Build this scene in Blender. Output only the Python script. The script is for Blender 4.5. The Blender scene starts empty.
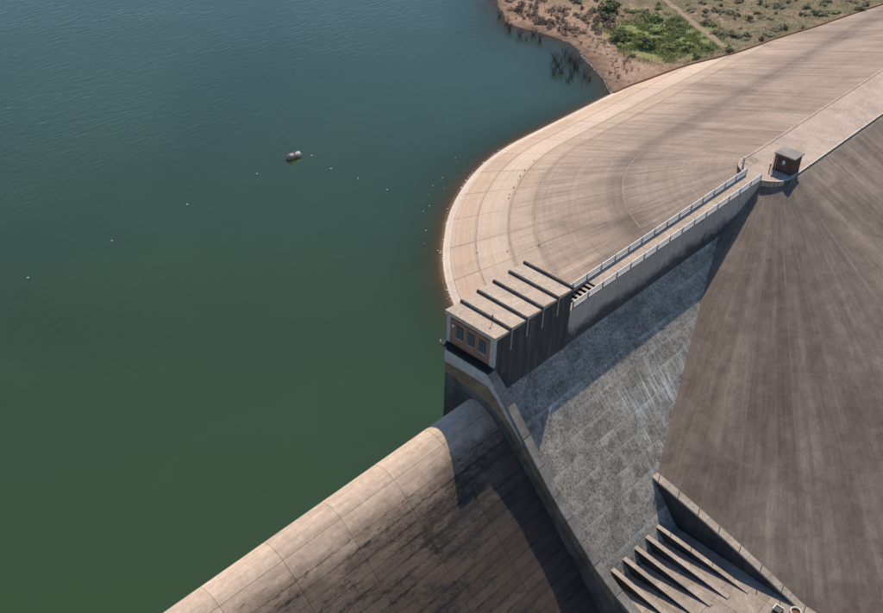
import bpy, bmesh, math, random
from mathutils import Matrix, Vector, noise as mnoise
random.seed(7)
SC = bpy.context.scene
COL = SC.collection

# ------------------------------------------------------------------ camera
cd = bpy.data.cameras.new('camera')
cam = bpy.data.objects.new('camera', cd); COL.objects.link(cam)
RT = ((0.68964949, -0.72370949, 0.02506300), (-0.41829306, -0.42638175, -0.80201591), (0.59111293, 0.54262619, -0.59677661))
CP = (-87.51323, -57.85223, 76.77599)
m = Matrix.Identity(4)
for i in range(3):
    m[i][0] = RT[0][i]; m[i][1] = -RT[1][i]; m[i][2] = -RT[2][i]; m[i][3] = CP[i]
cam.matrix_world = m
cd.sensor_width = 36; cd.lens = 36 * 1023.83 / 883
cd.clip_start = 1; cd.clip_end = 9000
SC.camera = cam

# ------------------------------------------------------------------ sky, sun, exposure
SUN = Vector((0.74, 0.37, 1.0)).normalized()
w = bpy.data.worlds.new('World'); SC.world = w; w.use_nodes = True
nt = w.node_tree; nt.nodes.clear()
sky = nt.nodes.new('ShaderNodeTexSky'); sky.sky_type = 'NISHITA'; sky.sun_disc = False
sky.sun_elevation = math.asin(SUN.z); sky.sun_rotation = math.atan2(SUN.x, SUN.y)
sky.altitude = 400; sky.air_density = 1.0; sky.dust_density = 0.0; sky.ozone_density = 4.0
bg = nt.nodes.new('ShaderNodeBackground'); bg.inputs[1].default_value = 0.15
wo = nt.nodes.new('ShaderNodeOutputWorld')
nt.links.new(sky.outputs[0], bg.inputs[0]); nt.links.new(bg.outputs[0], wo.inputs[0])
sl = bpy.data.lights.new('sun', 'SUN'); sl.energy = 4.8; sl.angle = math.radians(0.53); sl.color = (1.0, 0.90, 0.745)
so = bpy.data.objects.new('sun', sl); COL.objects.link(so)
so.location = (100, 50, 150); so.rotation_euler = SUN.to_track_quat('Z', 'Y').to_euler()
vs = SC.view_settings
vs.view_transform = 'Standard'; vs.look = 'None'; vs.exposure = -0.08; vs.gamma = 1.0; vs.use_curve_mapping = False

# ------------------------------------------------------------------ node helper
class NB:
    def __init__(s, name, rough=0.9, spec=0.25):
        s.m = bpy.data.materials.new(name); s.m.use_nodes = True
        s.t = s.m.node_tree; s.b = s.t.nodes['Principled BSDF']
        s.b.inputs['Roughness'].default_value = rough
        s.b.inputs['Specular IOR Level'].default_value = spec
        s.out = s.t.nodes['Material Output']
    def n(s, ty, **kw):
        x = s.t.nodes.new(ty)
        for k, v in kw.items(): setattr(x, k, v)
        return x
    def put(s, sock, v):
        if isinstance(v, bpy.types.NodeSocket): s.t.links.new(v, sock)
        else:
            if isinstance(v, (tuple, list)) and len(v) == 3 and sock.type == 'RGBA': v = (*v, 1)
            sock.default_value = v
    def pos(s): return s.n('ShaderNodeNewGeometry').outputs['Position']
    def uv(s): return s.n('ShaderNodeUVMap', uv_map='UVMap').outputs[0]
    def rnd(s): return s.n('ShaderNodeObjectInfo').outputs['Random']
    def attr(s, a): return s.n('ShaderNodeAttribute', attribute_name=a).outputs['Fac']
    def scale(s, v, sc):
        x = s.n('ShaderNodeVectorMath', operation='MULTIPLY'); s.put(x.inputs[0], v); x.inputs[1].default_value = sc; return x.outputs[0]
    def add(s, v, o):
        x = s.n('ShaderNodeVectorMath', operation='ADD'); s.put(x.inputs[0], v); s.put(x.inputs[1], o); return x.outputs[0]
    def sep(s, v):
        x = s.n('ShaderNodeSeparateXYZ'); s.put(x.inputs[0], v); return x.outputs
    def noise(s, v, sc=1.0, det=4, ro=0.55, dist=0.0):
        x = s.n('ShaderNodeTexNoise'); s.put(x.inputs['Vector'], v); x.inputs['Scale'].default_value = sc
        x.inputs['Detail'].default_value = det; x.inputs['Roughness'].default_value = ro; x.inputs['Distortion'].default_value = dist
        return x.outputs['Fac']
    def ramp(s, f, stops, interp='LINEAR'):
        x = s.n('ShaderNodeValToRGB'); x.color_ramp.interpolation = interp; e = x.color_ramp.elements
        while len(e) < len(stops): e.new(0.5)
        for el, (p, c) in zip(e, stops):
            el.position = p; el.color = (c, c, c, 1) if isinstance(c, (int, float)) else (*c, 1)
        s.put(x.inputs[0], f); return x.outputs[0]
    def math(s, op, a, b=0.0, c=None, clamp=False):
        x = s.n('ShaderNodeMath', operation=op, use_clamp=clamp); s.put(x.inputs[0], a); s.put(x.inputs[1], b)
        if c is not None: s.put(x.inputs[2], c)
        return x.outputs[0]
    def mr(s, v, a, b, c=0.0, d=1.0):
        x = s.n('ShaderNodeMapRange'); s.put(x.inputs[0], v)
        for i, q in enumerate((a, b, c, d)): x.inputs[i + 1].default_value = q
        return x.outputs[0]
    def mix(s, f, a, b, mode='MIX'):
        x = s.n('ShaderNodeMix', data_type='RGBA', blend_type=mode)
        s.put(x.inputs[0], f); s.put(x.inputs[6], a); s.put(x.inputs[7], b); return x.outputs[2]
    def col(s, c): s.put(s.b.inputs['Base Color'], c); return s.m
    def bump(s, h, st=0.3, d=0.05):
        x = s.n('ShaderNodeBump'); x.inputs['Strength'].default_value = st; x.inputs['Distance'].default_value = d
        s.put(x.inputs['Height'], h); s.t.links.new(x.outputs[0], s.b.inputs['Normal'])

def tint(nb, c, amt=0.16):
    """slight per-object tone so neighbouring pours differ"""
    return nb.mix(1.0, c, nb.ramp(nb.rnd(), [(0, 1 - amt), (1, 1 + amt * 0.6)]), 'MULTIPLY')

M = {}
def plain(name, c, rough=0.8, spec=0.3, var=0.25, sc=1.5, metal=0.0):
    nb = NB(name, rough, spec); p = nb.pos()
    f = nb.noise(p, sc, 5, 0.6)
    cc = nb.mix(f, tuple(x * (1 - var) for x in c), tuple(min(1, x * (1 + var)) for x in c))
    nb.b.inputs['Metallic'].default_value = metal
    nb.bump(nb.noise(p, sc * 6, 3), 0.25, 0.02)
    M[name] = nb.col(cc); return M[name]

def concrete_flat(name, c, amt=0.2, dark=0.35):
    nb = NB(name, 0.92, 0.2); p = nb.pos()
    a = nb.noise(p, 0.35, 6, 0.62, 0.4); b = nb.noise(p, 2.3, 5, 0.65); d = nb.noise(p, 9, 3, 0.6)
    cc = nb.mix(nb.ramp(a, [(0.3, 0.0), (0.7, 1.0)]), tuple(x * (1 - dark) for x in c), tuple(x * 1.08 for x in c))
    cc = nb.mix(1.0, cc, nb.ramp(b, [(0.3, 0.78), (0.7, 1.12)]), 'MULTIPLY')
    cc = nb.mix(0.7, cc, nb.ramp(d, [(0.3, 0.75), (0.7, 1.15)]), 'MULTIPLY')
    nb.bump(b, 0.4, 0.06)
    M[name] = nb.col(tint(nb, cc, amt)); return M[name]

def mat_upstream():
    nb = NB('upstream_paving', 0.93, 0.18); uv = nb.uv(); p = nb.pos(); s = nb.sep(uv)
    wob = nb.math('MULTIPLY_ADD', nb.noise(nb.scale(uv, (0.08, 0.35, 1)), 1, 4), 0.5, -0.25)
    v = nb.math('ADD', s[1], wob)
    band = nb.ramp(nb.math('DIVIDE', v, 60.0), [(0.0, (.385, .292, .232)), (0.27, (.37, .28, .222)), (0.30, (.29, .22, .175)), (0.335, (.29, .22, .175)), (0.36, (.385, .292, .23)), (0.52, (.50, .37, .285)),
        (0.538, (.44, .33, .25)), (0.546, (.55, .415, .31)), (0.594, (.55, .41, .305)), (0.600, (.44, .33, .245)), (0.609, (.66, .50, .38)), (0.678, (.68, .515, .39)), (0.686, (.56, .41, .30)), (0.694, (.66, .475, .345)), (0.742, (.63, .44, .315)),
        (0.748, (.74, .58, .46)), (0.770, (.76, .61, .50)), (0.781, (.34, .21, .165)), (1.0, (.24, .15, .12))])
    # downslope streaks and dark washes on the upper, older slabs only
    up = nb.mr(v, 30, 37, 1, 0.25)
    st = nb.noise(nb.scale(uv, (0.9, 0.045, 1)), 1, 6, 0.65, 0.3)
    st2 = nb.noise(nb.scale(uv, (3.2, 0.11, 1)), 1, 4, 0.6)
    big = nb.noise(nb.scale(uv, (0.09, 0.05, 1)), 1, 5, 0.65, 1.0)
    f = nb.ramp(st, [(0.28, 0.60), (0.45, 0.95), (0.7, 1.14)])
    c = nb.mix(up, band, nb.mix(1.0, band, f, 'MULTIPLY'))
    c = nb.mix(nb.math('MULTIPLY', up, 0.35), c, nb.mix(1.0, c, nb.ramp(st2, [(0.3, 0.62), (0.68, 1.18)]), 'MULTIPLY'))
    c = nb.mix(up, c, nb.mix(1.0, c, nb.ramp(big, [(0.34, 0.76), (0.60, 1.10)]), 'MULTIPLY'))
    # long tide marks along the contour
    ct = nb.noise(nb.scale(uv, (0.03, 1.6, 1)), 1, 4, 0.6)
    c = nb.mix(0.55, c, nb.ramp(ct, [(0.3, 0.82), (0.7, 1.12)]), 'MULTIPLY')
    c = nb.mix(0.8, c, nb.ramp(nb.noise(nb.scale(p, (1, 1, 1)), 3.0, 7, 0.8), [(0.3, 0.72), (0.7, 1.18)]), 'MULTIPLY')
    nb.bump(nb.noise(p, 3, 5, 0.6), 0.4, 0.06)
    M['up'] = nb.col(tint(nb, c, 0.07))

def mat_downstream():
    nb = NB('downstream_paving', 0.93, 0.18); uv = nb.uv(); p = nb.pos()
    st = nb.noise(nb.scale(uv, (0.55, 0.035, 1)), 1, 6, 0.62, 0.5)
    st2 = nb.noise(nb.scale(uv, (4.0, 0.16, 1)), 1, 4, 0.65)
    bs = nb.n('ShaderNodeTexNoise', noise_dimensions='1D'); nb.put(bs.inputs['W'], nb.math('FLOOR', nb.math('MULTIPLY', nb.sep(uv)[0], 1.3))); bs.inputs['Scale'].default_value = 7.3
    big = nb.noise(p, 0.045, 5, 0.6, 0.8); mid = nb.noise(p, 0.5, 7, 0.75, 0.4); fi = nb.noise(p, 4.5, 7, 0.8)
    c = nb.ramp(st, [(0.22, (.145, .113, .089)), (0.36, (.20, .157, .125)), (0.52, (.226, .178, .142)), (0.64, (.262, .207, .164)), (0.84, (.34, .268, .21))])
    c = nb.mix(0.8, c, nb.ramp(st2, [(0.25, 0.78), (0.72, 1.2)]), 'MULTIPLY')
    c = nb.mix(0.55, c, nb.ramp(bs.outputs['Fac'], [(0.3, 0.8), (0.7, 1.16)]), 'MULTIPLY')
    c = nb.mix(1.0, c, nb.ramp(big, [(0.3, 0.72), (0.65, 1.15)]), 'MULTIPLY')
    c = nb.mix(0.8, c, nb.ramp(mid, [(0.3, 0.62), (0.7, 1.25)]), 'MULTIPLY')
    c = nb.mix(0.8, c, nb.ramp(fi, [(0.3, 0.7), (0.7, 1.25)]), 'MULTIPLY')
    nb.bump(fi, 0.5, 0.06)
    M['down'] = nb.col(tint(nb, c, 0.09))

FM_Z = 1.1 / math.hypot(1, 1.1)
def mat_face():
    nb = NB('dam_face_concrete', 0.93, 0.18); p = nb.pos()
    a = nb.noise(p, 0.5, 6, 0.68, 0.6); b = nb.noise(p, 3.2, 7, 0.8, 0.3); d = nb.noise(p, 8, 3, 0.7)
    c = nb.ramp(a, [(0.28, (.14, .126, .105)), (0.45, (.25, .225, .188)), (0.70, (.385, .348, .295))])
    c = nb.mix(0.9, c, nb.ramp(b, [(0.38, 0.24), (0.48, 0.95), (0.66, 1.6)]), 'MULTIPLY')
    c = nb.mix(0.8, c, nb.ramp(d, [(0.3, 0.68), (0.7, 1.28)]), 'MULTIPLY')
    # white lime bleeding out of the joints, running down the slope
    stv = nb.noise(nb.scale(p, (2.6, 0.16, 0.12)), 1, 5, 0.68)
    s = nb.sep(p)
    fr = nb.math('FRACT', nb.math('DIVIDE', nb.math('SUBTRACT', -5.5, s[2]), 30.5 / 12 * FM_Z))
    run = nb.noise(nb.scale(p, (4.5, 0.35, 0.3)), 1, 4, 0.65)
    wash = nb.noise(nb.add(nb.scale(p, (0.16, 0.3, 0.3)), (9, 2, 4)), 1, 3, 0.5)
    lime = nb.math('SUBTRACT', nb.math('ADD', nb.math('MULTIPLY', run, 1.1), nb.math('MULTIPLY', nb.ramp(wash, [(0.36, 0.12), (0.62, 1.0)]), 0.42)), nb.math('MULTIPLY', fr, 0.9))
    limef = nb.ramp(lime, [(0.66, 0.0), (0.90, 0.9)])
    reg = nb.math('MULTIPLY', nb.mr(s[0], -4, 4, 0.0, 1), nb.mr(s[2], -9.5, -13.5, 0, 1))
    reg = nb.math('MULTIPLY', reg, nb.mr(s[2], -24, -20, 0.1, 1))
    patch = nb.ramp(nb.noise(nb.add(p, (3, 1, 5)), 0.2, 3, 0.5), [(0.40, 0.0), (0.55, 1.0)])
    fac = nb.math('MULTIPLY', nb.math('MULTIPLY', nb.ramp(stv, [(0.49, 0.0), (0.60, 1.0)]), reg), nb.math('MULTIPLY_ADD', patch, 0.8, 0.2), clamp=True)
    c = nb.mix(nb.math('MULTIPLY', limef, 0.6), c, (.50, .475, .43))
    c = nb.mix(nb.math('MULTIPLY', fac, 0.8), c, (.62, .60, .555))
    dk = nb.ramp(nb.noise(p, 0.23, 4, 0.6, 0.5), [(0.60, 0.0), (0.68, 0.6)])
    c = nb.mix(dk, c, (.09, .082, .072))
    nb.bump(b, 0.5, 0.08)
    M['face'] = nb.col(tint(nb, c, 0.16))

def mat_spill():
    nb = NB('spillway_concrete', 0.9, 0.22); p = nb.pos(); s = nb.sep(p)
    low = nb.mr(s[1], 0.6, -9.5, 0, 1)
    low2 = nb.math('ADD', low, nb.math('MULTIPLY_ADD', nb.noise(nb.scale(p, (0.35, 1, 1)), 0.3, 5, 0.65, 0.5), 0.6, -0.3), clamp=True)
    c = nb.ramp(low2, [(0.0, (.68, .505, .375)), (0.2, (.60, .44, .32)), (0.3, (.37, .265, .19)), (0.46, (.19, .136, .098)), (1.0, (.105, .074, .053))])
    ln = nb.noise(nb.scale(p, (0.12, 1.9, 1.9)), 1, 5, 0.65)
    c = nb.mix(0.8, c, nb.ramp(ln, [(0.3, 0.75), (0.66, 1.12)]), 'MULTIPLY')
    c = nb.mix(0.7, c, nb.ramp(nb.noise(p, 1.3, 7, 0.75), [(0.3, 0.7), (0.7, 1.18)]), 'MULTIPLY')
    # black algae: speckled, in patches
    n1 = nb.noise(nb.scale(p, (0.42, 1.5, 1.5)), 2.6, 8, 0.85); n2 = nb.noise(nb.scale(p, (0.10, 0.16, 0.16)), 1, 4, 0.6, 0.7)
    thr = nb.math('MULTIPLY', nb.ramp(n2, [(0.36, 0.0), (0.66, 1.0)]), nb.mr(s[1], -1.0, -4, 0, 1))
    ph = nb.math('FRACT', nb.math('DIVIDE', nb.math('SUBTRACT', nb.sep(nb.uv())[1], 8.9), 1.35))
    ed = nb.math('ABSOLUTE', nb.math('SUBTRACT', ph, 0.5))
    edg = nb.math('MULTIPLY', nb.mr(ed, 0.22, 0.5, 0, 0.13), nb.math('MULTIPLY', nb.mr(s[1], -0.8, -2.2, 0, 1), nb.ramp(nb.noise(nb.scale(p, (0.09, 0.5, 0.5)), 1, 4, 0.6), [(0.38, 0.1), (0.62, 1.0)])))
    al = nb.ramp(nb.math('ADD', nb.math('ADD', n1, edg), nb.math('MULTIPLY', thr, 0.26)), [(0.60, 0.0), (0.74, 0.95)])
    c = nb.mix(al, c, (.03, .027, .025))
    nw = nb.math('MULTIPLY', nb.mr(s[0], -33, -19, 0, 1), nb.mr(s[1], 1.5, -3, 0, 1))
    nw = nb.math('MULTIPLY', nw, nb.ramp(nb.noise(p, 0.5, 7, 0.75, 0.5), [(0.3, 0.35), (0.6, 1.0)]))
    c = nb.mix(nb.math('MULTIPLY', nw, 0.88), c, (.058, .046, .038))  # grime beside the wall, its colour also deepening the shadow cast there
    nb.bump(nb.noise(p, 4, 5, 0.65), 0.45, 0.06)
    M['spill'] = nb.col(tint(nb, c, 0.10))

def mat_crestwall():
    nb = NB('crest_wall_concrete', 0.92, 0.2); p = nb.pos(); s = nb.sep(p)
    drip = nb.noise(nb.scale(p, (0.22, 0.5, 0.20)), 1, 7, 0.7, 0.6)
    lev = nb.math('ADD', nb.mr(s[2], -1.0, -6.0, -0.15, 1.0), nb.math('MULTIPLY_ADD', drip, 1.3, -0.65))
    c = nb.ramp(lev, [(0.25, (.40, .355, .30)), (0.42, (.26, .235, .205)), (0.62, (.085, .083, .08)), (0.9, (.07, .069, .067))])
    c = nb.mix(0.7, c, nb.ramp(nb.noise(p, 1.2, 6, 0.7), [(0.3, 0.7), (0.7, 1.25)]), 'MULTIPLY')
    M['crestwall'] = nb.col(tint(nb, c, 0.10))

def mat_gatewall():
    nb = NB('gatehouse_concrete', 0.92, 0.2); p = nb.pos()
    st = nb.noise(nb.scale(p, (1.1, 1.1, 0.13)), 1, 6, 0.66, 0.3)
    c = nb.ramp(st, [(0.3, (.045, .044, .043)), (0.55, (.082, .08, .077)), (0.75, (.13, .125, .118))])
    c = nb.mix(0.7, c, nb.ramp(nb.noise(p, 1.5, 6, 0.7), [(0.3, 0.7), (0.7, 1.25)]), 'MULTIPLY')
    M['gatewall'] = nb.col(tint(nb, c, 0.08))

def mat_brick(name, c1, c2, mort):
    nb = NB(name, 0.9, 0.2); p = nb.pos(); s = nb.sep(p)
    x = nb.n('ShaderNodeCombineXYZ'); nb.put(x.inputs[0], nb.math('ADD', s[0], s[1])); nb.put(x.inputs[1], s[2])
    b = nb.n('ShaderNodeTexBrick'); nb.put(b.inputs['Vector'], x.outputs[0])
    b.inputs['Scale'].default_value = 1; b.inputs['Brick Width'].default_value = 0.24; b.inputs['Row Height'].default_value = 0.085
    b.inputs['Mortar Size'].default_value = 0.011
    nb.put(b.inputs['Color1'], c1); nb.put(b.inputs['Color2'], c2); nb.put(b.inputs['Mortar'], mort)
    c = nb.mix(0.6, b.outputs[0], nb.ramp(nb.noise(p, 1.3, 5, 0.65), [(0.3, 0.7), (0.7, 1.2)]), 'MULTIPLY')
    nb.bump(b.outputs['Fac'], -0.4, 0.01)
    M[name] = nb.col(c)

def mat_soil():
    nb = NB('bank_soil', 0.97, 0.1); p = nb.pos()
    a = nb.noise(p, 0.10, 6, 0.62, 0.8); b = nb.noise(p, 0.55, 6, 0.68, 0.5); d = nb.noise(p, 3.0, 5, 0.7)
    c = nb.ramp(b, [(0.3, (.26, .155, .11)), (0.48, (.42, .265, .19)), (0.62, (.50, .335, .25)), (0.78, (.56, .41, .32))])
    dry = nb.ramp(nb.noise(nb.add(p, (31, 7, 0)), 0.16, 6, 0.66, 0.6), [(0.36, 0.0), (0.54, 0.9)])
    g = nb.mix(d, (.15, .13, .075), (.34, .29, .18))
    hz = nb.sep(p)[2]
    c = nb.mix(nb.math('MULTIPLY', dry, nb.mr(hz, -13.6, -12.4, 0.12, 1.0)), c, g)
    ol = nb.ramp(nb.noise(nb.add(p, (5, 50, 0)), 0.45, 6, 0.7, 0.5), [(0.46, 0.0), (0.56, 0.8)])
    c = nb.mix(nb.math('MULTIPLY', ol, nb.mr(hz, -13.2, -11.5, 0.0, 1.0)), c, nb.mix(d, (.10, .095, .055), (.22, .205, .12)))
    # green turf, densest round the wet hollow
    s = nb.sep(p)
    dx = nb.math('DIVIDE', nb.math('SUBTRACT', s[0], 112.0), 11.0); dy = nb.math('DIVIDE', nb.math('SUBTRACT', s[1], 59.0), 12.0)
    rr = nb.math('ADD', nb.math('MULTIPLY', dx, dx), nb.math('MULTIPLY', dy, dy))
    gm = nb.math('ADD', nb.mr(rr, 0.1, 2.2, 0.34, -0.2), nb.noise(p, 0.33, 6, 0.68, 0.5))
    gm = nb.ramp(gm, [(0.52, 0.0), (0.66, 0.85)])
    c = nb.mix(gm, c, nb.mix(d, (.19, .215, .075), (.35, .37, .15)))
    c = nb.mix(0.75, c, nb.ramp(d, [(0.3, 0.6), (0.7, 1.25)]), 'MULTIPLY')
    c = nb.mix(1.0, c, nb.ramp(a, [(0.3, 0.75), (0.7, 1.12)]), 'MULTIPLY')
    wet = nb.mr(nb.math('ADD', s[2], nb.math('MULTIPLY', b, 0.2)), -13.95, -13.65, 0.4, 1.0)
    c = nb.mix(1.0, c, wet, 'MULTIPLY')
    nb.bump(d, 0.7, 0.15)
    M['soil'] = nb.col(c)

def mat_water():
    nb = NB('lake_water', 0.06, 0.5); nb.b.inputs['IOR'].default_value = 1.52
    p = nb.pos()
    big = nb.ramp(nb.noise(nb.scale(p, (1, 1, 1)), 0.011, 4, 0.55, 0.8), [(0.32, 0.0), (0.62, 1.0)])
    c = nb.mix(big, (.0240, .0470, .0125), (.0330, .0610, .0175))
    nb.put(nb.b.inputs['Base Color'], c)
    # wind ripples: short crests, stronger out on the lake, broken into cat's paws
    rot = nb.n('ShaderNodeMapping'); rot.inputs['Rotation'].default_value = (0, 0, math.radians(52)); rot.inputs['Scale'].default_value = (0.30, 1.15, 1)
    nb.put(rot.inputs[0], p)
    r1 = nb.noise(rot.outputs[0], 1.0, 4, 0.55, 0.4)
    r2 = nb.noise(nb.scale(p, (1, 1, 1)), 2.4, 3, 0.5)
    amp = nb.ramp(nb.noise(p, 0.018, 3, 0.5, 0.5), [(0.35, 0.35), (0.65, 1.0)])
    s = nb.sep(p)
    far = nb.mr(s[1], 25, 130, 0.22, 1.25)
    h = nb.math('MULTIPLY', nb.math('ADD', nb.math('MULTIPLY', r1, 1.0), nb.math('MULTIPLY', r2, 0.22)), nb.math('MULTIPLY', amp, far))
    nb.bump(h, 0.8, 0.13)
    # turbid shallows: the bed shows through until the water is about a metre and a half deep
    tr = nb.n('ShaderNodeBsdfTransparent'); tr.inputs[0].default_value = (.78, .64, .52, 1)
    ms = nb.n('ShaderNodeMixShader')
    dep = nb.math('ADD', nb.attr('depth'), nb.math('MULTIPLY_ADD', nb.noise(p, 0.25, 4, 0.6), 0.4, -0.2))
    nb.put(ms.inputs[0], nb.ramp(nb.math('DIVIDE', dep, 4.0), [(0.0, 0.3), (0.10, 0.55), (0.3, 0.80), (0.65, 0.96), (1.0, 1.0)]))
    nb.t.links.new(tr.outputs[0], ms.inputs[1]); nb.t.links.new(nb.b.outputs[0], ms.inputs[2]); nb.t.links.new(ms.outputs[0], nb.out.inputs[0])
    M['water'] = nb.m

def leafmat(name, c1, c2):
    nb = NB(name, 0.75, 0.2); p = nb.pos()
    f = nb.noise(p, 1.7, 4, 0.7)
    c = nb.mix(nb.ramp(f, [(0.3, 0.0), (0.7, 1.0)]), c1, c2)
    M[name] = nb.col(tint(nb, c, 0.25))

mat_upstream(); mat_downstream(); mat_face(); mat_spill(); mat_crestwall(); mat_gatewall(); mat_soil(); mat_water()
mat_brick('brick_orange', (.36, .165, .10), (.29, .13, .08), (.28, .21, .165))
mat_brick('brick_dark', (.14, .06, .045), (.11, .048, .036), (.14, .10, .085))
concrete_flat('joint_pale', (.49, .395, .32), 0.0, 0.5)
concrete_flat('joint_lime', (.50, .47, .42), 0.0, 0.7)
concrete_flat('joint_dark', (.13, .11, .095), 0.0)
concrete_flat('joint_mid', (.31, .25, .205), 0.0)
concrete_flat('deck', (.56, .44, .345), 0.05)
concrete_flat('roofc', (.58, .455, .355), 0.06, 0.25)
concrete_flat('apron', (.43, .345, .28), 0.08, 0.4)
concrete_flat('walltop', (.50, .41, .335), 0.06, 0.4)
concrete_flat('traintop', (.34, .295, .255), 0.1, 0.6)
concrete_flat('wallshade', (.085, .083, .08), 0.08, 0.5)  # dark base colour carries the shade of rib and basin wall sides
concrete_flat('pale_band', (.52, .49, .46), 0.0, 0.3)
concrete_flat('rust_band', (.30, .205, .13), 0.0, 0.5)
concrete_flat('pier', (.15, .14, .125), 0.0, 0.55)
concrete_flat('road', (.55, .425, .345), 0.0, 0.25)
concrete_flat('kerbc', (.66, .60, .52), 0.05, 0.2)
concrete_flat('hutroof', (.36, .325, .285), 0.0, 0.35)
plain('white_paint', (.66, .65, .62), 0.6, 0.4, 0.12)
plain('rail_white', (.62, .615, .60), 0.7, 0.3, 0.10)
plain('rail_infill', (.55, .545, .53), 0.8, 0.3, 0.12)
plain('dark_steel', (.035, .034, .033), 0.6, 0.4, 0.3)
plain('grey_steel', (.22, .22, .22), 0.5, 0.5, 0.2)
plain('black_grating', (.02, .02, .021), 0.7, 0.3, 0.3)
plain('rust', (.20, .075, .04), 0.85, 0.2, 0.4, 4)
plain('tank_paint', (.36, .30, .25), 0.6, 0.4, 0.5, 3)
plain('yellowish', (.74, .66, .42), 0.7, 0.3, 0.15)
plain('foam', (.66, .64, .60), 0.9, 0.2, 0.1)
plain('bark', (.12, .085, .06), 0.95, 0.1, 0.3, 4)
plain('deadwood', (.105, .085, .08), 0.95, 0.1, 0.35, 3)
plain('stone', (.34, .24, .18), 0.95, 0.1, 0.35, 2)
plain('edge_red', (.22, .115, .075), 0.95, 0.1, 0.35, 2)
plain('track', (.33, .245, .17), 0.97, 0.1, 0.4, 0.9)
plain('ground_dry', (.22, .18, .11), 0.97, 0.1, 0.35, 0.05)
leafmat('leaf_green', (.12, .145, .06), (.27, .30, .13))
leafmat('leaf_bright', (.19, .23, .08), (.36, .41, .16))
leafmat('leaf_olive', (.22, .205, .12), (.42, .385, .24))
leafmat('leaf_dry', (.24, .175, .135), (.46, .35, .27))
leafmat('grass_blade', (.24, .26, .10), (.44, .45, .20))
nb = NB('window_glass', 0.08, 0.6); M['glass'] = nb.col((.085, .115, .14))

# ------------------------------------------------------------------ mesh helpers
class MB:
    def __init__(s): s.v = []; s.f = []; s.uv = {}
    def vert(s, p, uv=None):
        s.v.append(tuple(p))
        if uv is not None: s.uv[len(s.v) - 1] = uv
        return len(s.v) - 1
    def box(s, x0, x1, y0, y1, z0, z1):
        a = len(s.v)
        s.v += [(x0, y0, z0), (x1, y0, z0), (x1, y1, z0), (x0, y1, z0), (x0, y0, z1), (x1, y0, z1), (x1, y1, z1), (x0, y1, z1)]
        s.f += [(a, a + 3, a + 2, a + 1), (a + 4, a + 5, a + 6, a + 7), (a, a + 1, a + 5, a + 4), (a + 1, a + 2, a + 6, a + 5), (a + 2, a + 3, a + 7, a + 6), (a + 3, a, a + 4, a + 7)]
        return s
    def prism_x(s, prof, x0, x1):
        """closed (y,z) outline swept along x"""
        a = len(s.v); n = len(prof)
        for x in (x0, x1): s.v += [(x, y, z) for y, z in prof]
        s.f += [tuple(a + i for i in range(n)), tuple(a + n + i for i in reversed(range(n)))]
        for i in range(n):
            j = (i + 1) % n; s.f.append((a + i, a + n + i, a + n + j, a + j))
        return s
    def prism_z(s, poly, z0, z1):
        a = len(s.v); n = len(poly)
        for z in (z0, z1): s.v += [(p[0], p[1], z) for p in poly]
        s.f += [tuple(a + i for i in reversed(range(n))), tuple(a + n + i for i in range(n))]
        for i in range(n):
            j = (i + 1) % n; s.f.append((a + i, a + j, a + n + j, a + n + i))
        return s
    def tube(s, p, q, r0, r1=None, n=8):
        r1 = r0 if r1 is None else r1
        p, q = Vector(p), Vector(q); d = (q - p).normalized()
        u = d.orthogonal().normalized(); w_ = d.cross(u); a = len(s.v)
        for c, r in ((p, r0), (q, r1)):
            for k in range(n):
                t = 2 * math.pi * k / n; s.v.append(tuple(c + u * (math.cos(t) * r) + w_ * (math.sin(t) * r)))
        for k in range(n):
            j = (k + 1) % n; s.f.append((a + k, a + j, a + n + j, a + n + k))
        s.f += [tuple(a + i for i in reversed(range(n))), tuple(a + n + i for i in range(n))]
        return s
    def grid(s, rows):
        """rows: list of lists of ((x,y,z),(u,v)) -> sheet; returns index table"""
        idx = [[s.vert(*c) for c in r] for r in rows]
        for i in range(len(rows) - 1):
            for j in range(len(rows[0]) - 1):
                s.f.append((idx[i][j], idx[i][j + 1], idx[i + 1][j + 1], idx[i + 1][j]))
        return idx
    def mesh(s, name):
        me = bpy.data.meshes.new(name); me.from_pydata(s.v, [], s.f)
        if s.uv:
            l = me.uv_layers.new(name='UVMap')
            for lp in me.loops: l.data[lp.index].uv = s.uv.get(lp.vertex_index, (0, 0))
        return me
    def build(s, name, mat, parent=None, bevel=0, fix=True, smooth=False):
        me = s.mesh(name)
        if fix or bevel:
            bm = bmesh.new(); bm.from_mesh(me)
            if bevel: bmesh.ops.bevel(bm, geom=bm.edges[:], offset=bevel, segments=1, affect='EDGES')
            if fix: bmesh.ops.recalc_face_normals(bm, faces=bm.faces)
            bm.to_mesh(me); bm.free()
        if smooth:
            for p in me.polygons: p.use_smooth = True
        return link(name, me, mat, parent)
def link(name, me, mat, parent=None):
    if mat is not None and not me.materials: me.materials.append(M[mat])
    o = bpy.data.objects.new(name, me); COL.objects.link(o)
    if parent: o.parent = parent
    return o
def tag(o, label=None, cat=None, group=None, kind=None):
    if label: o['label'] = label
    if cat: o['category'] = cat
    if group: o['group'] = group
    if kind: o['kind'] = kind
    return o
def empty(name, loc=(0, 0, 0)):
    o = bpy.data.objects.new(name, None); COL.objects.link(o); o.location = loc; o.empty_display_size = 0.5; return o
def root(name, label, cat, group=None, loc=(0, 0, 0)): return tag(empty(name, loc), label, cat, group)
def copy_tree(o, parent=None):
    c = o.copy(); COL.objects.link(c); c.parent = parent
    for ch in list(o.children): copy_tree(ch, c)
    return c
def interp(x, tab):
    if x <= tab[0][0]: return tab[0][1]
    for (a, b), (c, d) in zip(tab, tab[1:]):
        if x <= c: return b + (d - b) * (x - a) / (c - a)
    return tab[-1][1]
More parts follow.
